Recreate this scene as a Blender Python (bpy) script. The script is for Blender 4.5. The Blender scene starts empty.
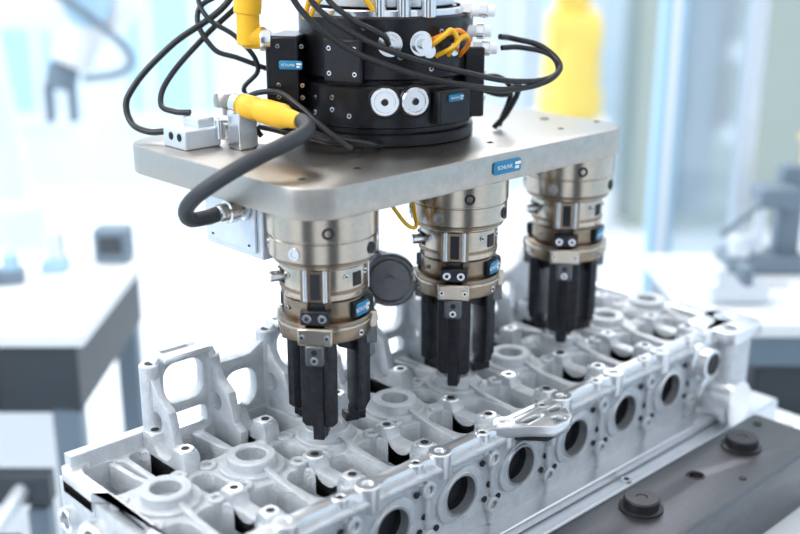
import bpy, bmesh, math, random
from mathutils import Vector, Matrix
random.seed(4)
D=bpy.data; SC=bpy.context.scene
PI=math.pi
AZ=math.radians(46.67)
Fv=Vector((math.cos(AZ),math.sin(AZ),0)); Rv=Vector((math.sin(AZ),-math.cos(AZ),0))
def frame(o):
    m=Matrix.Identity(4)
    for i in range(3):
        m[i][0]=Rv[i]; m[i][1]=Fv[i]; m[i][2]=(0,0,1)[i]; m[i][3]=o[i]
    return m
I4=Matrix.Identity(4)
HALL=frame((0,0,0)); TOOL=frame((1.75,1.05,0))
M=I4
# ---------------------------------------------------------------- materials
def mat(name,col,metal=0.0,rough=0.5,noise=0.0,nscale=8.0,bump=0.0,bscale=60,stretch=None,trans=0):
    m=D.materials.new(name); m.use_nodes=True; nt=m.node_tree; b=nt.nodes['Principled BSDF']
    b.inputs['Base Color'].default_value=(*col,1); b.inputs['Metallic'].default_value=metal
    b.inputs['Roughness'].default_value=rough
    if trans: b.inputs['Transmission Weight'].default_value=trans
    tc=nt.nodes.new('ShaderNodeTexCoord'); mp=nt.nodes.new('ShaderNodeMapping')
    nt.links.new(tc.outputs['Object'],mp.inputs['Vector'])
    if stretch: mp.inputs['Scale'].default_value=stretch
    if noise:
        n=nt.nodes.new('ShaderNodeTexNoise'); n.inputs['Scale'].default_value=nscale; n.inputs['Detail'].default_value=4
        nt.links.new(mp.outputs[0],n.inputs['Vector'])
        r=nt.nodes.new('ShaderNodeValToRGB')
        r.color_ramp.elements[0].position=.3; r.color_ramp.elements[1].position=.7
        r.color_ramp.elements[0].color=(*[c*(1-noise) for c in col],1)
        r.color_ramp.elements[1].color=(*[min(1,c*(1+noise)) for c in col],1)
        nt.links.new(n.outputs['Fac'],r.inputs['Fac']); nt.links.new(r.outputs['Color'],b.inputs['Base Color'])
    if bump:
        n2=nt.nodes.new('ShaderNodeTexNoise'); n2.inputs['Scale'].default_value=bscale; n2.inputs['Detail'].default_value=3
        nt.links.new(mp.outputs[0],n2.inputs['Vector'])
        bp=nt.nodes.new('ShaderNodeBump'); bp.inputs['Strength'].default_value=bump; bp.inputs['Distance'].default_value=.01
        nt.links.new(n2.outputs['Fac'],bp.inputs['Height']); nt.links.new(bp.outputs['Normal'],b.inputs['Normal'])
    return m
NICKEL=mat('brushed_nickel',(.46,.425,.385),1,.30,.08,10,.12,40,stretch=(1,14,1))
BRONZE=mat('anodised_bronze',(.30,.23,.165),1,.30,.08,20)
CHAMP=mat('champagne_metal',(.54,.465,.385),1,.22,.06,20)
STEEL=mat('bright_steel',(.72,.73,.75),1,.2)
BLACK=mat('black_anodised',(.012,.012,.015),.3,.30,.3,12)
FINGER=mat('burnished_steel',(.042,.043,.048),.75,.32,.25,14,.1,40)
DGREY=mat('dark_grey_metal',(.15,.15,.16),.8,.35,.1,20)
RUB=mat('black_rubber',(.010,.011,.013),0,.34)
GREYC=mat('grey_cable_jacket',(.035,.04,.048),0,.5)
CAST=mat('cast_aluminium',(.68,.705,.735),.65,.43,.09,9,.4,70)
MACH=mat('machined_aluminium',(.80,.82,.845),.8,.28,.03,12)
DARK=mat('dark_bore',(.02,.022,.026),.2,.6)  # near-black colour paints in the shade inside bores, holes and slots
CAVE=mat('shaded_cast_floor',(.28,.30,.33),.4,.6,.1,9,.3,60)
YEL=mat('yellow_plastic',(.95,.52,.02),0,.4)
ORA=mat('orange_wire',(.95,.30,.02),0,.4)
BLUE=mat('blue_label',(.01,.22,.42),0,.4)
WHT=mat('white_print',(.9,.9,.9),0,.5)
RAIL=mat('dark_steel_rail',(.13,.135,.15),.85,.38,.12,14,.12,50,stretch=(1,8,1))
RAILB=mat('black_bolt_steel',(.04,.04,.045),.6,.35)
ALU=mat('light_aluminium',(.72,.77,.83),.6,.4,.04,6)
WPNT=mat('white_paint',(.88,.91,.94),0,.45)
WALLM=mat('wall_paint',(.66,.79,.90),0,.7,.04,1)
FLOORM=mat('white_epoxy_floor',(.88,.915,.95),0,.35,.03,.6)
LBLUE=mat('pale_blue_panel',(.40,.61,.79),0,.5)
MBLUE=mat('grey_blue_panel',(.18,.24,.30),0,.5)
DKB=mat('dark_blue_grey',(.05,.062,.075),.1,.5)
GRN=mat('grey_green_panel',(.36,.42,.39),0,.5)
YPNT=mat('yellow_robot_paint',(.93,.70,.16),0,.4)
GLASS=mat('polycarbonate',(.80,.90,.97),0,.08,trans=.75)
# ---------------------------------------------------------------- builders
class G:
    def __init__(s,name,loc=(0,0,0)):
        s.e=D.objects.new(name,None); s.loc=M@Vector(loc); s.e.location=s.loc; s.e.empty_display_size=.3
        SC.collection.objects.link(s.e)
def fin(name,me,mt,g,bevel=0,smooth=True,seg=2):
    me.transform(M)
    me.materials.clear(); me.materials.append(mt)
    if smooth:
        me.polygons.foreach_set('use_smooth',[True]*len(me.polygons))
        me.set_sharp_from_angle(angle=math.radians(38))
    o=D.objects.new(name,me); SC.collection.objects.link(o)
    if g is not None:
        o.parent=g.e; o.location=-g.loc
    if bevel:
        b=o.modifiers.new('bevel','BEVEL'); b.width=bevel; b.segments=seg; b.limit_method='ANGLE'; b.angle_limit=math.radians(40)
    return o
def axm(c,ax,roll=0):
    ax=Vector(ax).normalized(); q=ax.to_track_quat('Z','Y')
    return Matrix.Translation(Vector(c))@q.to_matrix().to_4x4()@Matrix.Rotation(roll,4,'Z')
def box(name,g,c,s,mt,bev=.015,rz=0,rot=None,seg=2):
    bm=bmesh.new(); bmesh.ops.create_cube(bm,size=1)
    R=rot if rot is not None else Matrix.Rotation(rz,4,'Z')
    bmesh.ops.transform(bm,matrix=Matrix.Translation(Vector(c))@R@Matrix.Diagonal((*s,1)),verts=bm.verts)
    me=D.meshes.new(name); bm.to_mesh(me); bm.free()
    return fin(name,me,mt,g,bev,True,seg)
def lathe(name,g,c,prof,mt,ax=(0,0,1),n=48,roll=0):
    bm=bmesh.new(); rings=[]
    for r,z in prof:
        if r<1e-5: rings.append([bm.verts.new((0,0,z))])
        else: rings.append([bm.verts.new((r*math.cos(2*PI*i/n),r*math.sin(2*PI*i/n),z)) for i in range(n)])
    for a,b in zip(rings,rings[1:]):
        if len(a)==1 and len(b)==1: continue
        for i in range(n):
            j=(i+1)%n
            if len(a)==1: bm.faces.new((a[0],b[j],b[i]))
            elif len(b)==1: bm.faces.new((a[i],a[j],b[0]))
            else: bm.faces.new((a[i],a[j],b[j],b[i]))
    bmesh.ops.recalc_face_normals(bm,faces=bm.faces)
    bmesh.ops.transform(bm,matrix=axm(c,ax,roll),verts=bm.verts)
    me=D.meshes.new(name); bm.to_mesh(me); bm.free()
    return fin(name,me,mt,g)
def cyl(name,g,c,r,h,mt,ax=(0,0,1),n=32,ch=None,roll=0):
    """c = base centre, extends h along ax"""
    ch=min(r,h)*.12 if ch is None else ch
    return lathe(name,g,c,[(0,0),(r-ch,0),(r,ch),(r,h-ch),(r-ch,h),(0,h)],mt,ax,n,roll)
def ring(name,g,c,ro,ri,h,mt,ax=(0,0,1),n=40):
    ch=.012
    return lathe(name,g,c,[(ri,0),(ro,0),(ro,h-ch),(ro-ch,h),(ri+ch,h),(ri,h-ch),(ri,0)],mt,ax,n)
def circ(cx,cy,r,n=24,ry=None):
    ry=r if ry is None else ry
    return [(cx+r*math.cos(2*PI*i/n),cy+ry*math.sin(2*PI*i/n)) for i in range(n)]
def rrect(x0,y0,x1,y1,r,n=5):
    p=[]
    for cx,cy,a in ((x1-r,y1-r,0),(x0+r,y1-r,90),(x0+r,y0+r,180),(x1-r,y0+r,270)):
        for i in range(n+1):
            t=math.radians(a+90*i/n); p.append((cx+r*math.cos(t),cy+r*math.sin(t)))
    return p
PLM={'XY':Matrix.Identity(4),
     'XZ':Matrix(((1,0,0,0),(0,0,-1,0),(0,1,0,0),(0,0,0,1))),
     'YZ':Matrix(((0,0,1,0),(1,0,0,0),(0,1,0,0),(0,0,0,1)))}
def shape(name,g,loops,a0,a1,mt,plane='XY',bev=.012,pre=None):
    """2D outline with holes, extruded between a0..a1 along the plane normal"""
    cu=D.curves.new(name,'CURVE'); cu.dimensions='2D'; cu.fill_mode='BOTH'
    for lp in loops:
        sp=cu.splines.new('POLY'); sp.points.add(len(lp)-1)
        for i,(x,y) in enumerate(lp): sp.points[i].co=(x,y,0,1)
        sp.use_cyclic_u=True
    lo,hi=(a0,a1)
    cu.extrude=max((hi-lo)/2-bev,.0001); cu.bevel_depth=bev; cu.bevel_resolution=1; cu.offset=-bev
    ob=D.objects.new(name,cu); SC.collection.objects.link(ob)
    dg=bpy.context.evaluated_depsgraph_get(); dg.update()
    me=D.meshes.new_from_object(ob.evaluated_get(dg))
    D.objects.remove(ob); D.curves.remove(cu)
    me.transform(Matrix.Translation((0,0,(lo+hi)/2)))
    if plane=='XZ': me.transform(Matrix.Translation((0,0,-(lo+hi))))
    me.transform(PLM[plane])
    if pre is not None: me.transform(pre)
    bm=bmesh.new(); bm.from_mesh(me); bmesh.ops.remove_doubles(bm,verts=bm.verts,dist=.0005)
    bmesh.ops.recalc_face_normals(bm,faces=bm.faces); bm.to_mesh(me); bm.free()
    return fin(name,me,mt,g)
def tube(name,g,pts,r,mt,res=10):
    cu=D.curves.new(name,'CURVE'); cu.dimensions='3D'; cu.bevel_depth=r; cu.bevel_resolution=4; cu.resolution_u=res; cu.use_fill_caps=True
    sp=cu.splines.new('BEZIER'); sp.bezier_points.add(len(pts)-1)
    P=[Vector(p) for p in pts]
    for i,p in enumerate(P):
        bp=sp.bezier_points[i]; bp.co=p
        a=P[max(i-1,0)]; b=P[min(i+1,len(P)-1)]; t=(b-a)
        l1=(p-a).length; l2=(b-p).length
        t=t.normalized() if t.length>0 else Vector((0,0,1))
        bp.handle_left_type='FREE'; bp.handle_right_type='FREE'
        bp.handle_left=p-t*l1*.36; bp.handle_right=p+t*l2*.36
    ob=D.objects.new(name,cu); SC.collection.objects.link(ob)
    dg=bpy.context.evaluated_depsgraph_get(); dg.update()
    me=D.meshes.new_from_object(ob.evaluated_get(dg)); D.objects.remove(ob); D.curves.remove(cu)
    return fin(name,me,mt,g)
def text(name,g,s,c,size,mt,xdir,ydir):
    cu=D.curves.new(name,'FONT'); cu.body=s; cu.size=size; cu.align_x='CENTER'; cu.align_y='CENTER'; cu.extrude=.001
    ob=D.objects.new(name,cu); SC.collection.objects.link(ob)
    dg=bpy.context.evaluated_depsgraph_get(); dg.update()
    me=D.meshes.new_from_object(ob.evaluated_get(dg)); D.objects.remove(ob); D.curves.remove(cu)
    x=Vector(xdir).normalized(); y=Vector(ydir).normalized(); z=x.cross(y)
    m=Matrix(((x[0],y[0],z[0],c[0]),(x[1],y[1],z[1],c[1]),(x[2],y[2],z[2],c[2]),(0,0,0,1)))
    me.transform(m); return fin(name,me,mt,g,smooth=False)
def label(g,c,w,h,xdir,ydir):
    x=Vector(xdir).normalized(); y=Vector(ydir).normalized(); z=x.cross(y); c=Vector(c)
    m=Matrix(((x[0],y[0],z[0],c[0]),(x[1],y[1],z[1],c[1]),(x[2],y[2],z[2],c[2]),(0,0,0,1)))
    shape('label_plate',g,[rrect(-w/2,-h/2,w/2,h/2,h*.25)],0,.014,BLUE,bev=.003,pre=m)
    text('label_text',g,'SCHUNK',c+z*.016-x*w*.1,h*.42,WHT,x,y)
    for i,(dx,dy) in enumerate(((.30,.12),(.37,.12),(.30,-.14),(.37,-.14),(.44,.12))):
        q=c+x*w*dx+y*h*dy*1.2+z*.014
        mm=m.copy(); mm.translation=q
        s=h*.11
        shape('label_mark_%d'%i,g,[rrect(-s,-s,s,s,s*.3,2)],0,.004,WHT,bev=.001,pre=mm)
def bolt(g,c,ax,r,mt=STEEL,h=None):
    h=r*.6 if h is None else h; ax=Vector(ax).normalized(); c=Vector(c)
    cyl('bolt_head',g,c-ax*.005,r,h,mt,ax,20)
    cyl('bolt_socket',g,c+ax*(h-.004),r*.48,.006,DARK,ax,6,ch=0)

# ================================================================ MOUNTING PLATE
g=G('gripper_mounting_plate',(1.7,.92,2.25))
shape('plate',g,[rrect(-.60,-.56,3.98,2.55,.42,10)],2.25,2.54,NICKEL,bev=.022)
for x in (0,1.78,3.56):
    for dx in (-.32,.32): bolt(g,(x+dx,-.12,2.54),(0,0,1),.04,DARK,.006)
label(g,(1.86,-.562,2.40),.40,.13,(1,0,0),(0,0,1))
for x,y in ((3.4,1.9),(3.0,1.3),(.4,2.0),(3.6,.4)):
    ring('thread_insert',g,(x,y,2.538),.06,.035,.008,DARK)

# ================================================================ GRIPPERS
def gripper(x):
    global M
    g=G('robot_gripper',(x,0,0))
    M=Matrix.Translation((x,0,0))
    lathe('collar',g,(0,0,0),[(0,1.74),(.43,1.74),(.455,1.76),(.455,1.80),(.495,1.82),(.495,1.99),(.485,2.0),(.485,2.01),(.505,2.02),(.505,2.235),(.48,2.25),(0,2.25)],CHAMP,n=72)
    lathe('collar_band',g,(0,0,0),[(.44,1.765),(.462,1.77),(.462,1.80),(.44,1.805)],BRONZE,n=72)
    for a in (200,236,290,330,20,80,140):
        t=math.radians(a); d=Vector((math.cos(t),math.sin(t),0))
        lathe('collar_screw',g,d*.487+Vector((0,0,2.10 if a in(236,20) else 1.9)),[(0,.012),(.026,.012),(.03,.008),(.03,.018),(.055,.018),(.058,.0)],DARK if a in(236,290) else STEEL,d,20)
    cyl('body_core',g,(0,0,1.1),.33,.66,DGREY,n=12)
    for k,a in enumerate((219,339,99)):
        t=math.radians(a); R=Matrix.Rotation(t,4,'Z')
        def P(v): return R@Vector(v)
        R2=Matrix.Rotation(t+PI/3,4,'Z')
        seg=[]
        for i in range(9):
            q=math.radians(-48+96*i/8); seg.append((.40*math.cos(q),.40*math.sin(q)))
        seg+= [(.2,.26),(.2,-.26)]
        shape('body_shell_%d'%k,g,[seg],1.44,1.74,CHAMP,bev=.012,pre=R2)
        shape('body_band_%d'%k,g,[[(px*1.03,py*1.0) for px,py in seg]],1.50,1.53,BRONZE,bev=.006,pre=R2)
        shape('jaw_ring_%d'%k,g,[[(px*1.08,py*1.08) for px,py in seg]],1.05,1.24,BRONZE,bev=.015,pre=R2)
        shape('jaw_ring_lip_%d'%k,g,[[(px*1.12,py*1.10) for px,py in seg]],1.17,1.20,CHAMP,bev=.006,pre=R2)
        shape('mid_shell_%d'%k,g,[[(px*.94,py*.9) for px,py in seg]],1.24,1.42,BRONZE,bev=.01,pre=R2)
        box('shell_slot_%d'%k,g,R2@Vector((.397,0,1.62)),(.02,.10,.13),DARK,.004,t+PI/3)
        for s in(-.13,.13): bolt(g,R2@Vector((.378,s,1.66)),R2@Vector((1,0,0)),.025)
        bolt(g,R2@Vector((.43,.0,1.11)),R2@Vector((1,0,0)),.03)
        bolt(g,R2@Vector((.372,.08,1.33)),R2@Vector((1,0,0)),.022)
        box('guide_housing_%d'%k,g,P((.30,0,1.58)),(.18,.28,.32),BRONZE,.02,t)
        for s in(-.09,.09):
            cyl('guide_pin_%d'%k,g,P((.39,s,1.44)),.022,.3,STEEL,n=12)
        box('guide_slot_%d'%k,g,P((.391,0,1.58)),(.01,.09,.24),DARK,.003,t)
        box('base_jaw_%d'%k,g,P((.27,0,1.30)),(.34,.27,.14),FINGER,.015,t)
        for s in (-.07,.07):
            bolt(g,P((.44,s,1.30)),P((1,0,0)),.04,STEEL,.02)
        box('jaw_carrier_%d'%k,g,P((.29,0,1.13)),(.36,.32,.17),CHAMP,.02,t)
        for s in (-.115,.115):
            bolt(g,P((.47,s,1.13)),P((1,0,0)),.028)
        top=1.06
        prof=[(.12,top),(.47,top),(.47,.93),(.43,.88),(.43,.27),(.38,.19),(.38,.085),(.23,.085),(.23,.21),(.27,.27),(.27,.80),(.12,.86)]
        shape('finger_web_%d'%k,g,[prof],-.055,.055,FINGER,'XZ',.012,pre=R)
        flg=[(-.165,.24),(-.125,.20),(.125,.20),(.165,.24),(.165,1.03),(-.165,1.03)]
        shape('finger_plate_%d'%k,g,[flg],.265,.345,FINGER,'YZ',.012,pre=R)
        box('finger_clamp_%d'%k,g,P((.43,0,.96)),(.13,.17,.20),DGREY,.02,t)
        bolt(g,P((.49,0,.92)),P((1,0,0)),.035,STEEL,.02)
        bolt(g,P((.49,0,1.00)),P((1,0,0)),.028,FINGER,.015)
        box('finger_tip_%d'%k,g,P((.24,0,.125)),(.14,.13,.085),FINGER,.01,t)
    t=math.radians(286); d=Vector((math.cos(t),math.sin(t),0))
    label(g,d*.415+Vector((0,0,1.33)),.2,.12,(-d.y,d.x,0),(0,0,1))
    box('label_carrier',g,d*.37+Vector((0,0,1.33)),(.08,.22,.15),BLACK,.01,t)
    for a in (20,160):
        t=math.radians(a); d=Vector((math.cos(t),math.sin(t),0))
        cyl('air_fitting',g,d*.38+Vector((0,0,1.62)),.05,.14,STEEL,d,16)
    if x<3:
        for k,(h,y0) in enumerate(((1.95,.25),(1.75,.3),(1.6,.2))):
            tube('air_hose_%d'%k,g,[(.42,.16,1.62),(.62,.16,1.70-.04*k),(.78,y0,h),(.9+.03*k,.45,2.10),(.95,.5,2.24)],.026,RUB)
        box('manifold',g,(.95,.45,2.12),(.4,.3,.25),BLACK,.02)
        for dd in(-.1,.1): cyl('manifold_port',g,(.95+dd,.30,2.12),.05,.1,STEEL,(0,-1,0),16)
    M=I4
for x in (0,1.78,3.56): gripper(x)

# ================================================================ TOOL CHANGER (black)
M=TOOL
g=G('robot_tool_changer',(0,0,2.54))
TC=g
lathe('lower_body',g,(0,0,0),[(0,2.54),(.90,2.54),(.92,2.56),(.92,2.66),(.88,2.68),(.88,2.72),(.93,2.74),(.93,3.12),(.91,3.14),(.84,3.14),(.84,3.2),(0,3.2)],BLACK,n=96)
lathe('upper_body',g,(0,0,0),[(.5,3.19),(.88,3.19),(.90,3.21),(.90,3.78),(.88,3.80),(.80,3.80),(.80,3.86),(.0,3.86)],BLACK,n=96)
ring('silver_band',g,(0,0,3.80),.86,.72,.06,STEEL,n=80)
def face(l,z,r=.93):
    p=-math.sqrt(r*r-l*l); return Vector((l,p,z)),Vector((l,p,0)).normalized()
for l in (-.0,.29):
    c,d=face(l,3.0,.93)
    lathe('port_disc',g,c-d*.01,[(0,.05),(.035,.05),(.04,.035),(.10,.035),(.105,.05),(.13,.05),(.14,.04),(.14,0)],STEEL,d,32)
    cyl('port_centre',g,c+d*.03,.034,.012,DARK,d,16)
    ring('port_rim',g,c-d*.02,.165,.135,.05,BLACK,d)
    c,d=face(l+.05,3.55,.90)
    lathe('port_fitting',g,c-d*.01,[(0,.16),(.05,.16),(.05,.10),(.09,.10),(.09,.05),(.12,.05),(.12,0)],STEEL,d,20)
for l,z in ((-.52,3.42),(-.52,3.3),(-.52,3.18+.1),(-.52,3.02),(-.52,2.9),(-.25,3.42),(-.25,3.3),(.62,3.05),(.62,2.9),(-.35,2.85),(.15,3.42),(.45,3.3),(-.7,3.0),(-.7,2.85),(.72,3.5),(.55,3.65),(-.2,3.7)):
    c,d=face(l,z,.93 if z<3.14 else .90)
    bolt(g,c,d,.026,STEEL,.014)
c,d=face(-.38,3.38,.87); box('front_cover',g,c,(.42,.16,.42),BLACK,.02,math.atan2(d.y,d.x)+PI/2)
for s in(-.14,.14):
    for z in (3.26,3.5):
        q=c+Vector((-d.y,d.x,0))*s+d*.08; bolt(g,(q.x,q.y,z),d,.025)
c,d=face(.62,2.93,.93); box('side_module',g,c,(.42,.22,.34),BLACK,.02,math.atan2(d.y,d.x)+PI/2)
label(g,c+d*.112+Vector((0,0,.09)),.2,.07,(-d.y,d.x,0),(0,0,1))
box('right_module',g,(.90,-.15,3.12),(.2,.55,.7),BLACK,.02)
for z in(2.95,3.2): bolt(g,(1.0,-.3,z),(1,0,0),.035)
box('electric_module',g,(-.96,-.32,3.24),(.34,.62,.72),BLACK,.025,math.radians(-12))
box('electric_module_step',g,(-.98,-.30,2.80),(.30,.5,.32),BLACK,.02,math.radians(-12))
label(g,(-.93,-.645,3.32),.24,.085,(math.cos(-.21),math.sin(-.21),0),(0,0,1))
for z in (3.0,3.12,3.5):
    for l in (-1.06,-.82): bolt(g,(l,-.633+.022*(-.95-l)/.13+.0,z),(-.2,-1,0),.022)
for z,l in ((3.82,.95),(3.62,.92),(3.45,.98)):
    cyl('white_fitting',g,(l-.15,-.3,z),.06,.3,WPNT,(1,-.1,0),20); ring('fitting_nut',g,(l+.0,-.31,z),.08,.04,.08,STEEL,(1,-.1,0))
    cyl('fitting_block',g,(l-.2,-.28,z-.01),.09,.12,STEEL,(1,-.1,0),6)
for k,l in enumerate((-.05,.18,.42)):
    cyl('top_connector',g,(l,-.80,3.79),.075,.18,STEEL,n=20)
def loopw(a,b,h,mt,nm,r=.022,out=.2):
    a=Vector(a); b=Vector(b); m=(a+b)/2
    d=Vector((m.x,m.y,0)).normalized()
    tube(nm,g,[a,a*.6+m*.4+d*out+Vector((0,0,h*.7)),m+d*out+Vector((0,0,h)),b*.6+m*.4+d*out+Vector((0,0,h*.7)),b],r,mt)
for i,(a,b) in enumerate((((.42,-.8,3.5),(.62,-.66,3.42)),((.46,-.78,3.58),(.74,-.52,3.4)),((.5,-.76,3.42),(.70,-.58,3.55)))):
    loopw(a,b,.22-.05*i,(YEL,ORA,YEL)[i],'signal_wire_%d'%i,.024)
for i in range(2):
    tube('top_wire_%d'%i,g,[(-.78+.05*i,-.72,3.78),(-.64+.07*i,-.9,4.04-.05*i),(-.3+.05*i,-.88,4.08-.07*i),(-.1,-.84,3.86)],.026,YEL)
for l in(.42,.66):
    c,d=face(l,3.47,.9); cyl('wire_socket',g,c-d*.02,.07,.06,STEEL,d,20)
# hoses that plug into the changer belong to it
def th(pts,r=.03): tube('changer_hose',TC,pts,r,RUB)
th([(-1.0,-.95,4.6),(-.86,-1.05,4.0),(-.45,-1.12,3.60),(.08,-1.16,3.36),(.75,-1.05,3.18),(1.35,-.7,3.10),(1.76,-.4,3.24),(1.62,-.2,3.44),(1.3,-.15,3.53),(1.16,-.28,3.56)],.03)
th([(-.85,-.95,4.6),(-.70,-1.05,4.0),(-.30,-1.14,3.68),(.2,-1.15,3.46),(.75,-1.03,3.30),(1.3,-.72,3.17),(1.72,-.42,3.20),(1.70,-.25,3.36),(1.4,-.18,3.44),(1.18,-.28,3.45)],.028)
th([(-.7,-.95,4.6),(-.55,-1.04,4.02),(-.3,-1.12,3.80),(-.0,-1.12,3.64),(.04,-1.07,3.56)],.028)
th([(-1.45,-.2,4.5),(-1.55,-.2,3.95),(-2.2,-.3,3.45),(-2.62,-.40,2.98),(-2.60,-.48,2.74),(-2.40,-.6,2.65),(-2.16,-.66,2.67)],.034)
th([(-1.30,-.1,4.5),(-1.4,-.1,4.0),(-1.85,-.2,3.55),(-2.2,-.4,3.15),(-2.26,-.55,2.92),(-2.1,-.66,2.86),(-1.94,-.70,2.86)],.03)
th([(-1.6,-.1,4.5),(-1.6,-.15,4.05),(-1.9,-.2,3.8),(-1.75,-.3,3.45),(-1.5,-.3,3.35),(-1.12,-.25,3.2)],.028)
th([(-1.75,-.1,4.5),(-1.9,-.15,4.0),(-1.8,-.25,3.75),(-1.5,-.3,3.55),(-1.3,-.3,3.25),(-1.45,-.3,3.0),(-1.12,-.3,2.85)],.026)
th([(-1.5,-.56,2.76),(-1.4,-.6,2.80),(-.9,-.95,2.76),(-.55,-1.15,2.70),(-.15,-1.12,2.62),(-.05,-1.0,2.58)],.035)
th([(-1.5,-.45,2.66),(-1.3,-.5,2.68),(-.85,-.9,2.66),(-.5,-1.08,2.62),(-.2,-1.03,2.58)],.03)
th([(-1.25,-.6,2.60),(-1.45,-.6,2.9),(-1.1,-.78,3.08),(-.8,-1.0,2.95),(-.6,-1.15,2.8),(-.3,-1.28,2.60)],.028)
th([(.98,-.05,3.0),(1.25,-.1,2.95),(1.4,-.0,3.05),(1.3,.05,2.75),(1.15,.05,2.57)],.03)
th([(.98,.1,3.1),(1.2,.1,3.1),(1.33,.15,2.95),(1.22,.2,2.57)],.03)
g=G('robot_wrist',(0,0,3.87))
lathe('flange',g,(0,0,0),[(0,3.865),(.68,3.865),(.70,3.88),(.70,3.98),(.62,4.0),(.62,4.12),(.78,4.14),(.78,4.5),(.74,4.55),(.60,4.6),(.60,5.4),(0,5.4)],ALU,n=80)
box('wrist_fork',g,(0,.1,6.0),(1.5,1.4,1.4),WPNT,.2,seg=4)
cyl('forearm',g,(0,.5,6.1),.6,7.5,WPNT,(0,1,.55),40)
for i in range(8):
    t=i*PI/4+.2; bolt(g,(.74*math.cos(t),.74*math.sin(t),4.14),(0,0,-1),.03)
g=G('yellow_angle_connector',(-1.34,-.45,3.4))
cyl('plug_body',g,(-1.36,-.5,3.5),.115,.36,YEL,(.02,0,1),24)
cyl('plug_grip',g,(-1.36,-.5,3.80),.14,.55,YEL,(.1,0,1),10)
cyl('plug_elbow',g,(-1.40,-.5,3.58),.115,.22,YEL,(1,.0,-.05),24)
lathe('coupling_nut',g,(-1.24,-.5,3.565),[(0,0),(.12,0),(.13,.02),(.13,.10),(.10,.11),(.10,.13),(0,.13)],STEEL,(1,.1,-.05),16)
M=I4

g=G('valve_block',(-.2,1.85,2.54))
box('block',g,(-.18,1.80,2.64),(.42,.40,.20),ALU,.02)
box('block_top',g,(-.10,1.80,2.78),(.2,.28,.1),ALU,.02)
for y in(1.7,1.85): bolt(g,(-.39,y,2.66),(-1,0,0),.04,DARK,.01)
cyl('elbow_fitting',g,(.0,1.55,2.62),.06,.2,STEEL,n=16); cyl('elbow_arm',g,(.0,1.55,2.8),.05,.25,STEEL,(.5,-.6,0),16)
cyl('elbow_fitting_b',g,(.25,1.45,2.54),.06,.26,STEEL,n=16); cyl('elbow_arm_b',g,(.25,1.45,2.78),.05,.2,STEEL,(-.2,-.9,0.1),16)
lathe('round_knob',g,(.35,1.95,2.54),[(0,0),(.05,0),(.05,.3),(.13,.32),(.14,.4),(.12,.46),(0,.46)],NICKEL,n=32)
g=G('yellow_cable_plug',(.1,.9,2.9))
lathe('plug',g,(.1,1.30,2.97),[(0,0),(.10,0),(.115,.02),(.115,.2),(.10,.22),(.10,.30),(.12,.32),(.12,.62),(.09,.70),(.075,.88),(0,.9)],YEL,(0,-1,-.05),14)
lathe('plug_nut',g,(.1,1.42,2.975),[(0,0),(.10,0),(.12,.02),(.12,.12),(0,.13)],STEEL,(0,-1,-.05),16)
box('plug_stand',g,(.12,1.36,2.73),(.22,.22,.38),STEEL,.02)
cable=[(.1,.55,2.94),(.1,.34,2.92),(.0,.2,2.88),(-.25,.11,2.83),(-.6,.17,2.71),(-.88,.40,2.50),(-1.0,.64,2.28),(-.93,.74,2.13),(-.72,.77,2.10),(-.62,.77,2.11)]
g=G('grey_power_cable',(-.5,.5,2.5)); tube('cable',g,cable,.072,GREYC,14)
g=G('cable_gland',(-.45,.77,2.12))
lathe('gland',g,(-.62,.77,2.11),[(0,0),(.075,0),(.09,.03),(.09,.10),(.11,.11),(.11,.20),(.08,.21),(.08,.25),(.11,.26),(.11,.30),(0,.30)],STEEL,(1,0,0),12)
g=G('sensor_junction_box',(.3,.95,2.0))
box('housing',g,(.32,1.02,1.94),(1.2,.95,.60),ALU,.02)
box('lid',g,(-.295,1.02,1.92),(.03,.8,.44),ALU,.01)
for y in(.72,1.32): bolt(g,(-.308,y,1.76),(-1,0,0),.022,STEEL,.01)
g=G('press_foot',(1.4,.7,1.0))
lathe('foot_disc',g,(1.55,.78,1.0),[(0,.14),(.05,.14),(.05,.10),(.22,.10),(.24,.12),(.27,.12),(.29,.10),(.29,.0),(0,0)],DGREY,(-.75,-.8,.1),40)
lathe('foot_disc_back',g,(1.62,.86,1.0),[(0,0),(.22,0),(.22,.14),(0,.14)],FINGER,(-.75,-.8,.1),40)
box('foot_arm',g,(1.55,.95,1.2),(.14,.4,.14),DGREY,.02)
box('foot_post',g,(1.55,1.1,1.72),(.14,.16,1.04),FINGER,.02)
g=G('proximity_sensor_cable',(1.1,.2,1.9)); tube('wire',g,[(.9,.2,2.24),(.95,.05,2.0),(1.1,-.05,1.82),(1.2,.05,1.95),(1.25,.2,2.24)],.02,YEL)

# ================================================================ CYLINDER HEAD
g=G('engine_cylinder_head',(1.8,0,-1.1))
S=.89
xs=[S*k for k in range(-2,7)]
X0,X1=-2.25,5.7; Y0,Y1=-1.10,1.12
def outline(Y0,wav=.035):
    p=[]
    n=90
    for i in range(n+1):
        x=X0+.15+(X1-X0-.3)*i/n; p.append((x,Y0-wav*(math.cos(2*PI*(x-.445)/S)>.5)))
    p+= [(X1-.05,Y0+.03),(X1,Y0+.15),(X1,-.3),(X1-.12,-.2),(X1-.12,.2),(X1,.3),(X1,Y1-.15),(X1-.05,Y1-.03)]
    for i in range(n+1):
        x=X1-.15-(X1-X0-.3)*i/n; p.append((x,Y1))
    p+= [(X0+.05,Y1-.03),(X0,Y1-.15),(X0,.45),(X0+.12,.35),(X0+.12,-.35),(X0,-.45),(X0,Y0+.15),(X0+.05,Y0+.03)]
    return p
loops=[outline(-.97,0)]
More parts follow.
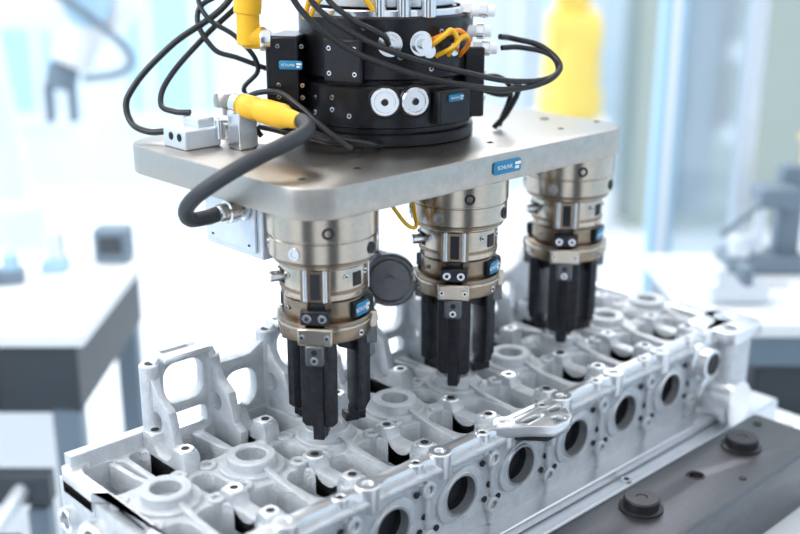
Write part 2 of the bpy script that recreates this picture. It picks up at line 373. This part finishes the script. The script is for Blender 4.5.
for k,x in enumerate(xs):
    w=.36
    if x+w>X1-.1: w=X1-.12-x
    loops.append(circ(x,0,.12,28))
    o=.03*((k%2)*2-1)
    loops.append(rrect(x-.37,-.91,x-.03+o,-.36,.12))
    loops.append(rrect(x+.05+o,-.91,x+w,-.33,.14))
    loops.append(rrect(x-.37,.38,x+.06-o,.98,.13))
    loops.append(rrect(x+.13-o,.34,x+w,.98,.1))
    if x+.445<X1-.3:
        loops.append(rrect(x+.33,-.2,x+.56,.2,.11))
shape('deck_web',g,loops,-.42,-.06,CAST,bev=.02)
shape('rim',g,[outline(Y0),rrect(X0+.14,Y0+.13,X1-.22,Y1-.11,.2)],-.2,0.0,MACH,bev=.015)
fl=[rrect(X0+.05,-.95,X1-.1,Y1-.05,.1)]
for k,x in enumerate(xs[:-1]):
    for y in (-.64,.68):
        for d in (-.2,.22): fl.append(circ(x+d,y,.085,16))
shape('pocket_floor',g,fl,-.56,-.40,CAST,bev=.01)
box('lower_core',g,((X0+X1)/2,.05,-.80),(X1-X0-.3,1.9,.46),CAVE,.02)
for k,x in enumerate(xs[:-1]):
    for y in (-.64,.68):
        for d in (-.2,.22):
            ring('valve_seat',g,(x+d,y,-.42),.135,.085,.06,MACH,n=28)
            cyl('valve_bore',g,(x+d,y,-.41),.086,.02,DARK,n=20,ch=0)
for k,x in enumerate(xs):
    ring('plug_well',g,(x,0,-.3),.225,.135,.37,CAST)
    ring('plug_well_step',g,(x,0,-.3),.30,.21,.28,CAST)
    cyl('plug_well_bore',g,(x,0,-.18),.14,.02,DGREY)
    for sx,sy in ((.30,.29),(-.30,.27),(.32,-.28),(-.29,-.29)):
        if X0+.1<x+sx<X1-.2:
            ring('stud_boss',g,(x+sx,sy,-.2),.085,.035,.15+.05*random.random(),CAST,n=20)
            cyl('stud_hole',g,(x+sx,sy,-.12),.036,.02,DARK,n=12)
    for sy in (-1,1):
        pl=[(.22*sy,-.3),(.22*sy,.02),(.5*sy,-.04),(.95*sy,-.07),(.95*sy,-.3)]
        shape('well_rib',g,[pl],x-.03,x+.03,CAST,'YZ',.01)
for k in range(-2,6):
    x=S*k+.445
    for side,(ya,yb) in enumerate(((-1.0,-.24),(.28,1.02))):
        yc=(ya+yb)/2; r=.17; top=.03 if side==0 else .12
        pl=[(ya,-.3),(ya,top-.05),(ya+.04,top),(yc-r,top)]
        pl+=[(yc-r*math.cos(PI*i/10),top-r*math.sin(PI*i/10)) for i in range(1,10)]
        pl+=[(yc+r,top),(yb-.04,top),(yb,top-.05),(yb,-.3)]
        shape('cam_saddle',g,[pl],x-.085,x+.085,CAST,'YZ',.012)
        for yy in (yc-r-.09,yc+r+.09):
            cyl('saddle_boss',g,(x,yy,-.25),.085,.25+top+.012,MACH,n=20)
            cyl('saddle_hole',g,(x,yy,top+.008),.04,.006,DARK,n=16,ch=0)
for k in range(-2,6):
    x=S*k+.445
    for y in (Y0+.02,Y1-.02):
        ring('rim_boss',g,(x,y,-.21),.115,.045,.24,MACH,n=24)
        cyl('rim_boss_hole',g,(x,y,-.03),.046,.02,DARK,n=12)
    ring('rim_stud',g,(x-.3,Y0+.03,-.2),.075,.03,.22,MACH,n=20)
    cyl('rim_stud_hole',g,(x-.3,Y0+.03,-.0),.03,.012,DARK,n=12)
ports=[-1.12,-.22,.66,1.52,2.40,3.28,4.17]
PZ=-.48
n=120
top=[(X0+.1+(X1-X0-.2)*i/n,-.05) for i in range(n+1)]
fo=[top[0],(X1-.1,-.05),(X1,-.2),(X1,-.75),(X1-.15,-1.08),(X0+.15,-1.08),(X0,-.9),(X0,-.2)]
shape('front_wall',g,[fo]+[circ(x,PZ,.215,32) for x in ports],-1.12,-1.0,CAST,'XZ',.015)
for i,x in enumerate(ports):
    pad=[]
    for j in range(40):
        t=2*PI*j/40; rr=.27+.04*math.cos(2*(t-.6)); pad.append((x+rr*math.cos(t),PZ+rr*math.sin(t)))
    shape('port_flange',g,[pad,circ(x,PZ,.205,32)],-1.15,-1.10,CAST,'XZ',.015)
    lathe('port_tube',g,(x,-1.165,PZ),[(.190,.0),(.215,0),(.222,.01),(.222,.06),(.205,.10),(.190,.10),(.190,0)],MACH,(0,1,0),40)
    lathe('port_bore',g,(x,-1.10,PZ),[(.195,0.0),(.185,.115),(0,.12)],DARK,(0,1,0),40)  # shallow cup; its dark colour stands in for the shade of a deep port
    for dx,dz in ((.32,.20),(-.30,-.24),(.36,-.2),(.42,-.06)):
        cyl('tapped_hole',g,(x+dx,-1.128,PZ+dz),.032,.012,DARK,(0,-1,0),14,ch=0)
    for dx,dz in ((.445,.22),(.445,-.28)):
        if x+dx<X1-.1:
            ring('side_boss',g,(x+dx,-1.1,PZ+dz),.085,.04,.09,CAST,(0,-1,0),24)
            cyl('side_boss_hole',g,(x+dx,-1.13,PZ+dz),.042,.02,DARK,(0,-1,0),16,ch=0)
    box('gusset',g,(x+.445,-1.13,-.52),(.05,.08,.9),CAST,.02)
box('upper_rib',g,((X0+X1)/2,-1.13,-.12),(X1-X0-.2,.10,.07),CAST,.025)
box('bottom_flange',g,((X0+X1)/2,-1.18,-1.04),(X1-X0+.05,.32,.12),MACH,.02)
box('bottom_flange_back',g,((X0+X1)/2,1.12,-1.04),(X1-X0+.05,.24,.12),MACH,.02)
lug=[(1.12,-1.08),(2.35,-1.08),(2.10,-1.22),(1.95,-1.44),(1.82,-1.50),(1.62,-1.48),(1.45,-1.30)]
shape('lug',g,[lug,circ(1.80,-1.38,.06,16),rrect(1.48,-1.24,1.72,-1.17,.03),rrect(1.86,-1.26,2.05,-1.18,.03)],-.10,.015,MACH,bev=.015)
shape('lug_backing',g,[[(1.3,-1.08),(2.2,-1.08),(1.95,-1.40),(1.6,-1.42)]],-.16,-.08,DARK,bev=.01)
box('lug_web',g,(1.75,-1.24,-.2),(.06,.28,.16),CAST,.02)
def back_top(x):
    if x<-1.32: return .1
    if x>4.3: return .12
    u=(x+1.32)%1.335
    if u<.14: return .66+1.0*u
    if u<.60: return .80
    if u<.76: return .80-1.6*(u-.60)
    if u<1.15: return .544
    return .544+.6*(u-1.15)
m=160; pts=[]
for i in range(m+1):
    x=X0+.1+(X1-X0-.2)*i/m; pts.append((x,back_top(x)))
bl=[(X0+.1,-1.0)]+pts+[(X1-.1,-1.0)]
bw=[bl]
for k in range(5):
    c=-1.32+1.335*k
    if c+.6<4.4:
        bw.append(rrect(c+.17,.28,c+.60,.68,.13)); bw.append(rrect(c+.2,-.05,c+.62,.17,.08)); bw.append(rrect(c+.84,.0,c+1.22,.40,.15))
shape('back_wall',g,bw,1.0,1.13,CAST,'XZ',.02)
for k in range(5):
    c=-1.32+1.335*k
    if c+.6<4.4:
        for dx in (.06,.72):
            pl=[(.52,-.3),(.52,.0),(.62,.06),(.70,.35),(.86,.45),(1.05,.72),(1.12,.72),(1.12,-.3)]
            shape('tower_rib',g,[pl,circ(.92,.2,.09,18)],c+dx-.045,c+dx+.045,CAST,'YZ',.012)
        cyl('tower_boss',g,(c+.06,1.06,-.2),.10,.93,CAST,n=24); cyl('tower_boss_hole',g,(c+.06,1.06,.728),.045,.006,DARK,n=16,ch=0)
        cyl('tower_boss2',g,(c+.72,1.06,-.2),.10,.85,CAST,n=24); cyl('tower_boss_hole2',g,(c+.72,1.06,.648),.045,.006,DARK,n=16,ch=0)
        box('tower_flange',g,(c+.38,1.02,.77),(.5,.26,.06),MACH,.02)
ew=[(-1.1,-1.0),(-1.1,-.1),(1.1,-.1),(1.1,-1.0)]
shape('end_wall_left',g,[ew,circ(-.5,-.5,.16),circ(.35,-.5,.22),circ(.85,-.4,.08)],X0+.02,X0+.14,CAST,'YZ',.015)
for y,z,r in ((-.5,-.5,.22),(.35,-.5,.28),(.85,-.4,.12),(-.9,-.3,.09)):
    ring('end_boss',g,(X0+.06,y,z),r,r*.68,.14,MACH,(-1,0,0)); cyl('end_boss_bore',g,(X0+.08,y,z),r*.7,.03,DGREY,(-1,0,0))
shape('end_wall_right',g,[ew],X1-.14,X1-.02,CAST,'YZ',.015)
lathe('coolant_neck',g,(5.05,-1.05,-.82),[(0,0),(.30,0),(.30,.12),(.25,.15),(.25,.38),(.29,.40),(.29,.50),(.27,.52),(.0,.52)],MACH,(0,-1,0),40)
lathe('thermostat_neck',g,(4.75,-1.1,-.28),[(.0,0),(.22,0),(.22,.1),(.18,.12),(.18,.24),(.14,.25),(.13,.2),(0,.2)],MACH,(0,-1,0),40)
cyl('thermostat_bore',g,(4.75,-1.32,-.28),.12,.025,DARK,(0,-1,0),24,ch=0)
shape('corner_pad',g,[rrect(5.1,-1.4,5.85,-.7,.15),circ(5.35,-1.2,.08),circ(5.6,-.95,.1)],-.14,-.0,MACH,bev=.02)
box('corner_pillar',g,(5.45,-1.12,-.55),(.5,.4,.86),CAST,.08,seg=4)
cyl('corner_hole',g,(5.35,-1.2,-.06),.08,.01,DARK)

# ================================================================ FIXTURE
g=G('fixture_base_plate',(1.8,0,-1.4))
box('base',g,(1.9,-.05,-1.28),(8.6,2.9,.32),ALU,.03)
for x in (-1.6,.6,3.0,5.2): bolt(g,(x,-1.42,-1.12),(0,0,1),.06)
box('lower_step',g,(1.9,-.1,-1.55),(9.0,3.1,.24),WPNT,.03)
g=G('clamping_rail',(1.8,-2.1,-1.3))
rl=[rrect(-3.2,-2.62,5.15,-1.72,.06)]
for x in (-.55,3.30): rl.append(circ(x,-2.07,.075,24))
shape('rail',g,rl,-1.22,-.90,RAIL,bev=.03)
box('rail_foot',g,(.97,-2.17,-1.44),(8.2,.8,.48),RAIL,.03)
for x in (-1.5,.4,2.32,4.25):
    lathe('rail_stud',g,(x,-2.06,-.90),[(0,0),(.22,0),(.22,.02),(.18,.03),(.18,.11),(.165,.125),(.06,.125),(.05,.115),(0,.115)],RAILB,n=48)
for x in (-.55,3.30):
    ring('rail_bush',g,(x,-2.07,-.93),.105,.07,.036,RAILB); cyl('rail_hole',g,(x,-2.07,-1.2),.08,.05,DARK)
for x in (1.4,3.6,5.0): cyl('rail_pin',g,(x,-2.45,-.902),.04,.012,DARK,ch=.003)
cyl('rail_pin2',g,(4.9,-1.9,-.902),.05,.012,DARK,ch=.003)
g=G('machine_bed',(1.8,0,-2.2))
box('bed',g,(1.6,-.6,-1.93),(11.0,5.4,.5),WPNT,.05)
box('bed_frame',g,(1.6,-.6,-2.55),(10.6,5.0,.75),MBLUE,.05)
for x in (-3.2,6.4):
    for y in (-2.8,1.6): box('leg',g,(x,y,-6.45),(.8,.8,7.1),MBLUE,.05)

# ================================================================ HALL (rotated relative to the machine)
M=HALL
FZ=-10
g=None
box('floor',None,(0,16,FZ-.1),(84,74,.2),FLOORM,0)
box('wall_back',None,(0,52,5),(84,.4,30),WALLM,0)
box('wall_left',None,(-40,16,5),(.4,72,30),WALLM,0)
box('wall_right',None,(41,16,5),(.4,72,30),WALLM,0)
box('wall_front',None,(0,-19,5),(81,.4,30),WPNT,0)
g=G('dark_reflection_cabinet',(-9,-17.5,FZ)); box('body',g,(-9,-17.4,0),(8,2.4,20),MBLUE,.1); box('door',g,(-9,-16.1,0),(7,.2,18),DKB,.05)  # unseen dark cabinets added behind the camera for contrast in metal reflections
g=G('dark_reflection_cabinet',(8,-17.5,FZ)); box('body',g,(8,-17.4,0),(8,2.4,20),MBLUE,.1); box('door',g,(8,-16.1,0),(7,.2,18),DKB,.05)
def panel(nm,l0,l1,z0,z1,p,mt,th=.3):
    g=G(nm,((l0+l1)/2,p,z0)); box('frame',g,((l0+l1)/2,p,(z0+z1)/2),(l1-l0,th,z1-z0),mt,.05); return g
for i,l in enumerate((-24,-15,-6.5,3,24)):
    g=panel('window_%d'%(i+1),l,l+5.5,-6,14,51.6,WPNT,.3)
    box('glass',g,(l+2.75,51.42,4),(5.0,.1,19),LBLUE if i in(0,1,4) else ALU,.02)
    for k in (1,2): box('mullion',g,(l+2.75*k-1.2,51.35,4),(.3,.2,19),WPNT,.02)
g=G('machine_cabinet',(16,45,FZ)); box('body',g,(17,45,-2),(9.4,4,16),GRN,.2); box('door_a',g,(14.8,42.9,-2),(2.6,.2,14),MBLUE,.05); box('door_b',g,(19.4,42.9,-2),(3.2,.2,14),GRN,.05)
for z in (-1,2,-5,4): box('display',g,(17,42.7,z),(1.4,.2,.8),WPNT,.05)
box('handle',g,(16.4,42.7,-1),(.4,.2,8),DKB,.05)
g=G('machine_cabinet',(9,44,FZ)); box('body',g,(9.2,44,-2),(2.6,3,16),LBLUE,.2); box('door',g,(9.2,42.4,-2),(2.2,.2,13),ALU,.05); box('handle',g,(10,42.2,-1),(.15,.2,3),DKB,.05)
g=G('guard_post',(6.9,14,FZ))
box('post',g,(6.3,13,-1),(.5,.5,18),LBLUE,.05)
box('post_b',g,(8.0,13,-1),(.35,.5,18),ALU,.05)
box('groove',g,(6.3,12.73,-1),(.14,.06,18),WPNT,.0)
box('pane',g,(7.2,13,-1),(1.4,.06,17.6),GLASS,0)
g=G('safety_fence',(9.6,17,FZ))
for l in (11.6,15.5): box('post',g,(l,17,-3),(.35,.35,14),ALU,.03)
for z in (-6,-1.5,1.5): box('crossbar',g,(13.5,17,z),(4,.2,.25),ALU,.03)
g=G('industrial_robot',(6.2,22,FZ))
box('pedestal',g,(6.0,24,-5.5),(2.4,2.4,9),WPNT,.2)
cyl('base',g,(6.0,24,-1),1.0,.9,YPNT); lathe('turret',g,(6.0,24,-.1),[(0,0),(.9,0),(.9,.7),(.8,1.4),(.5,2.0),(0,2.0)],YPNT)
cyl('shoulder',g,(5.2,24,1.5),.75,1.6,YPNT,(1,0,0)); box('lower_arm',g,(6.0,24.4,3.4),(1.1,.9,4.0),YPNT,.25,seg=4)
cyl('elbow',g,(5.2,24.6,5.6),.8,1.6,YPNT,(1,0,0)); cyl('forearm',g,(6.0,24.4,5.8),.5,3.4,YPNT,(-.3,-1,-.1)); cyl('wrist',g,(5.0,21.2,5.5),.3,.8,DKB,(0,0,-1))
g=G('white_robot_arm',(-7,14,FZ))
box('pedestal',g,(-8.5,15,-6.5),(2.2,2.2,7),WPNT,.2)
cyl('base',g,(-8.5,15,-3),.9,1.6,WPNT); cyl('lower_arm',g,(-8.5,15,-1.6),.6,4.8,WPNT,(-.1,0,1))
cyl('elbow',g,(-9.0,14.0,3.1),.8,1.9,WPNT,(0,1,0)); cyl('forearm',g,(-8.9,14.0,3.2),.62,3.6,WPNT,(1,-.2,.0))
cyl('forearm_joint',g,(-5.6,12.9,3.2),.75,1.3,WPNT,(0,1,0)); cyl('joint_cap',g,(-5.6,12.8,3.2),.5,.1,LBLUE,(0,-1,0))
cyl('wrist',g,(-5.7,13.3,2.9),.45,1.1,WPNT,(-.5,-.1,-1)); cyl('tool_flange',g,(-6.3,13.2,1.9),.32,.5,MBLUE,(-.3,0,-1))
for s in(-.25,.25): box('tool_finger',g,(-6.45+s,13.2,1.1),(.15,.3,.8),MBLUE,.03)
tube('dress_hose',g,[(-8.9,13.4,4.0),(-7.2,12.8,3.9),(-5.2,12.7,2.6),(-4.9,13.0,1.9),(-5.9,13.1,1.6)],.08,MBLUE)
g=G('workbench',(-8,7,FZ))
box('top',g,(-9.0,7.2,-1.1),(10.2,4.2,.22),WPNT,.04)
box('apron',g,(-9.05,7.2,-1.75),(10.0,4.0,1.1),DKB,.04)
box('drawer',g,(-7.3,5.15,-1.75),(4,.1,.8),MBLUE,.03)
for l in (-13.7,-4.3):
    for p in (5.4,9): box('leg',g,(l,p,-6.1),(.4,.4,7.8),MBLUE,.03)
g=G('control_box',(-4.25,8.3,-1))
box('case',g,(-4.35,8.75,-.68),(.62,.5,.60),MBLUE,.05); box('screen',g,(-4.35,8.48,-.66),(.4,.03,.3),DKB,.01)
for i in range(12):
    l=-11.6+i*.58+random.random()*.06; p=6.0+(i%4)*.7+random.random()*.1
    g=G('machined_part',(l,p,-.99))
    box('block',g,(l,p,-.88),(.42+.1*random.random(),.4,.22),(ALU,MBLUE,LBLUE)[i%3],.03,random.random()*.3); cyl('boss',g,(l+.05,p,-.78),.14,.2+.3*random.random(),(ALU,MBLUE,LBLUE)[(i+1)%3])
g=G('workbench',(9,7,FZ))
box('top',g,(9.2,7.3,-1.1),(8.2,3.6,.22),WPNT,.04)
box('apron',g,(9.2,7.4,-1.5),(7.8,3.2,.6),MBLUE,.04)
for l in (5.5,12.9):
    for p in (5.9,8.7): box('leg',g,(l,p,-6),(.4,.4,8),DKB,.03)
box('shelf',g,(9.2,7.4,-3),(7.6,3,.2),MBLUE,.03)
box('crate',g,(7.3,7.2,-2.3),(2.0,2,1.2),DKB,.05)
g=G('bench_press',(6.6,8.2,-1))
box('base',g,(6.95,8.3,-.85),(1.4,.9,.25),MBLUE,.05); box('column',g,(7.35,8.4,.0),(.4,.4,1.6),MBLUE,.05); box('head',g,(7.0,8.1,.35),(.7,.7,.35),MBLUE,.08); cyl('ram',g,(6.75,8.0,-.6),.10,.9,ALU)
cyl('lever',g,(6.7,7.8,.3),.05,.9,MBLUE,(-.8,-.2,-.6)); cyl('spindle',g,(6.5,8.1,-.72),.2,.35,ALU)
g=G('vise',(6.0,6.6,-1)); box('body',g,(6.0,6.6,-.82),(.9,.5,.3),ALU,.04); box('jaw_a',g,(5.7,6.6,-.55),(.15,.5,.3),ALU,.03); box('jaw_b',g,(6.1,6.6,-.55),(.15,.5,.3),MBLUE,.03); cyl('screw',g,(6.2,6.6,-.75),.06,.6,STEEL,(1,0,0))
g=G('yellow_bin',(10.1,13,FZ)); box('stand',g,(10.1,13,-5.6),(1.4,1.4,8.8),WPNT,.05); box('bin',g,(10.1,13,-.5),(1.3,1.2,1.5),YPNT,.1); box('bin_lip',g,(10.1,13,.3),(1.45,1.35,.12),YPNT,.03)
g=G('conveyor_frame',(-6,3,FZ))
box('beam',g,(-6.7,4.1,-2.9),(5.0,.3,.45),DKB,.03); box('beam_b',g,(-6.7,2.7,-3.1),(5.0,.3,.45),DKB,.03)
for l in(-9.0,-4.4):
    for p in (2.7,4.1): box('leg',g,(l,p,-6.6),(.3,.3,6.8),MBLUE,.03)
for k in range(8): cyl('roller',g,(-8.8+k*.6,2.8,-2.9),.12,1.2,ALU,(0,1,0))
M=I4
# ================================================================ scale to metres
for o in list(SC.objects):
    if o.parent is None:
        o.location=o.location*.1; o.scale=(.1,.1,.1)
bpy.context.view_layer.update()
# ================================================================ camera
cam=D.cameras.new('camera'); co=D.objects.new('camera',cam); SC.collection.objects.link(co); SC.camera=co
cam.lens=48; cam.sensor_width=36; cam.clip_start=.01
pt=math.radians(17.6)
fw=Fv*math.cos(pt)+Vector((0,0,-math.sin(pt))); up=Fv*math.sin(pt)+Vector((0,0,math.cos(pt)))
mw=Matrix.Identity(4); loc=(-.5885,-.7258,.4603)
for i in range(3): mw[i][0]=Rv[i]; mw[i][1]=up[i]; mw[i][2]=-fw[i]; mw[i][3]=loc[i]
co.matrix_world=mw
cam.dof.use_dof=True; cam.dof.focus_distance=1.02; cam.dof.aperture_fstop=2.2
# ================================================================ light
w=D.worlds.new('world'); SC.world=w; w.use_nodes=True
nt=w.node_tree; bg=nt.nodes['Background']; bg.inputs['Strength'].default_value=1.1
tc=nt.nodes.new('ShaderNodeTexCoord'); sx=nt.nodes.new('ShaderNodeSeparateXYZ'); rp=nt.nodes.new('ShaderNodeValToRGB')
nt.links.new(tc.outputs['Generated'],sx.inputs[0]); nt.links.new(sx.outputs['Z'],rp.inputs['Fac'])
rp.color_ramp.elements[0].color=(.50,.60,.72,1); rp.color_ramp.elements[1].color=(.96,.98,1,1); rp.color_ramp.elements[1].position=.5
nt.links.new(rp.outputs['Color'],bg.inputs['Color'])
def area(name,loc,target,size,e,col=(1,1,1)):
    l=D.lights.new(name,'AREA'); l.size=size[0]; l.shape='RECTANGLE'; l.size_y=size[1]; l.energy=e; l.color=col
    o=D.objects.new(name,l); SC.collection.objects.link(o); o.location=loc
    o.rotation_euler=(Vector(target)-Vector(loc)).to_track_quat('-Z','Y').to_euler()
area('added_soft_light',(.3,.6,2.0),(.2,0,0),(1.2,.5),9,(1,.98,.95))  # soft area lamps added above and beside the tool; no ceiling is built
area('added_soft_light',(-1.7,.3,1.3),(.1,.1,.1),(.6,.9),18,(.97,.985,1))
area('hall_light',(2.6,2.8,2.6),(2.2,2.4,-1),(2.5,2.5),100,(1,1,1))
area('hall_light',(-.6,3.4,2.4),(-.4,3.0,-1),(2.0,2.0),45,(.97,.99,1))
SC.view_settings.view_transform='Standard'
SC.view_settings.look='None'
SC.view_settings.exposure=.17
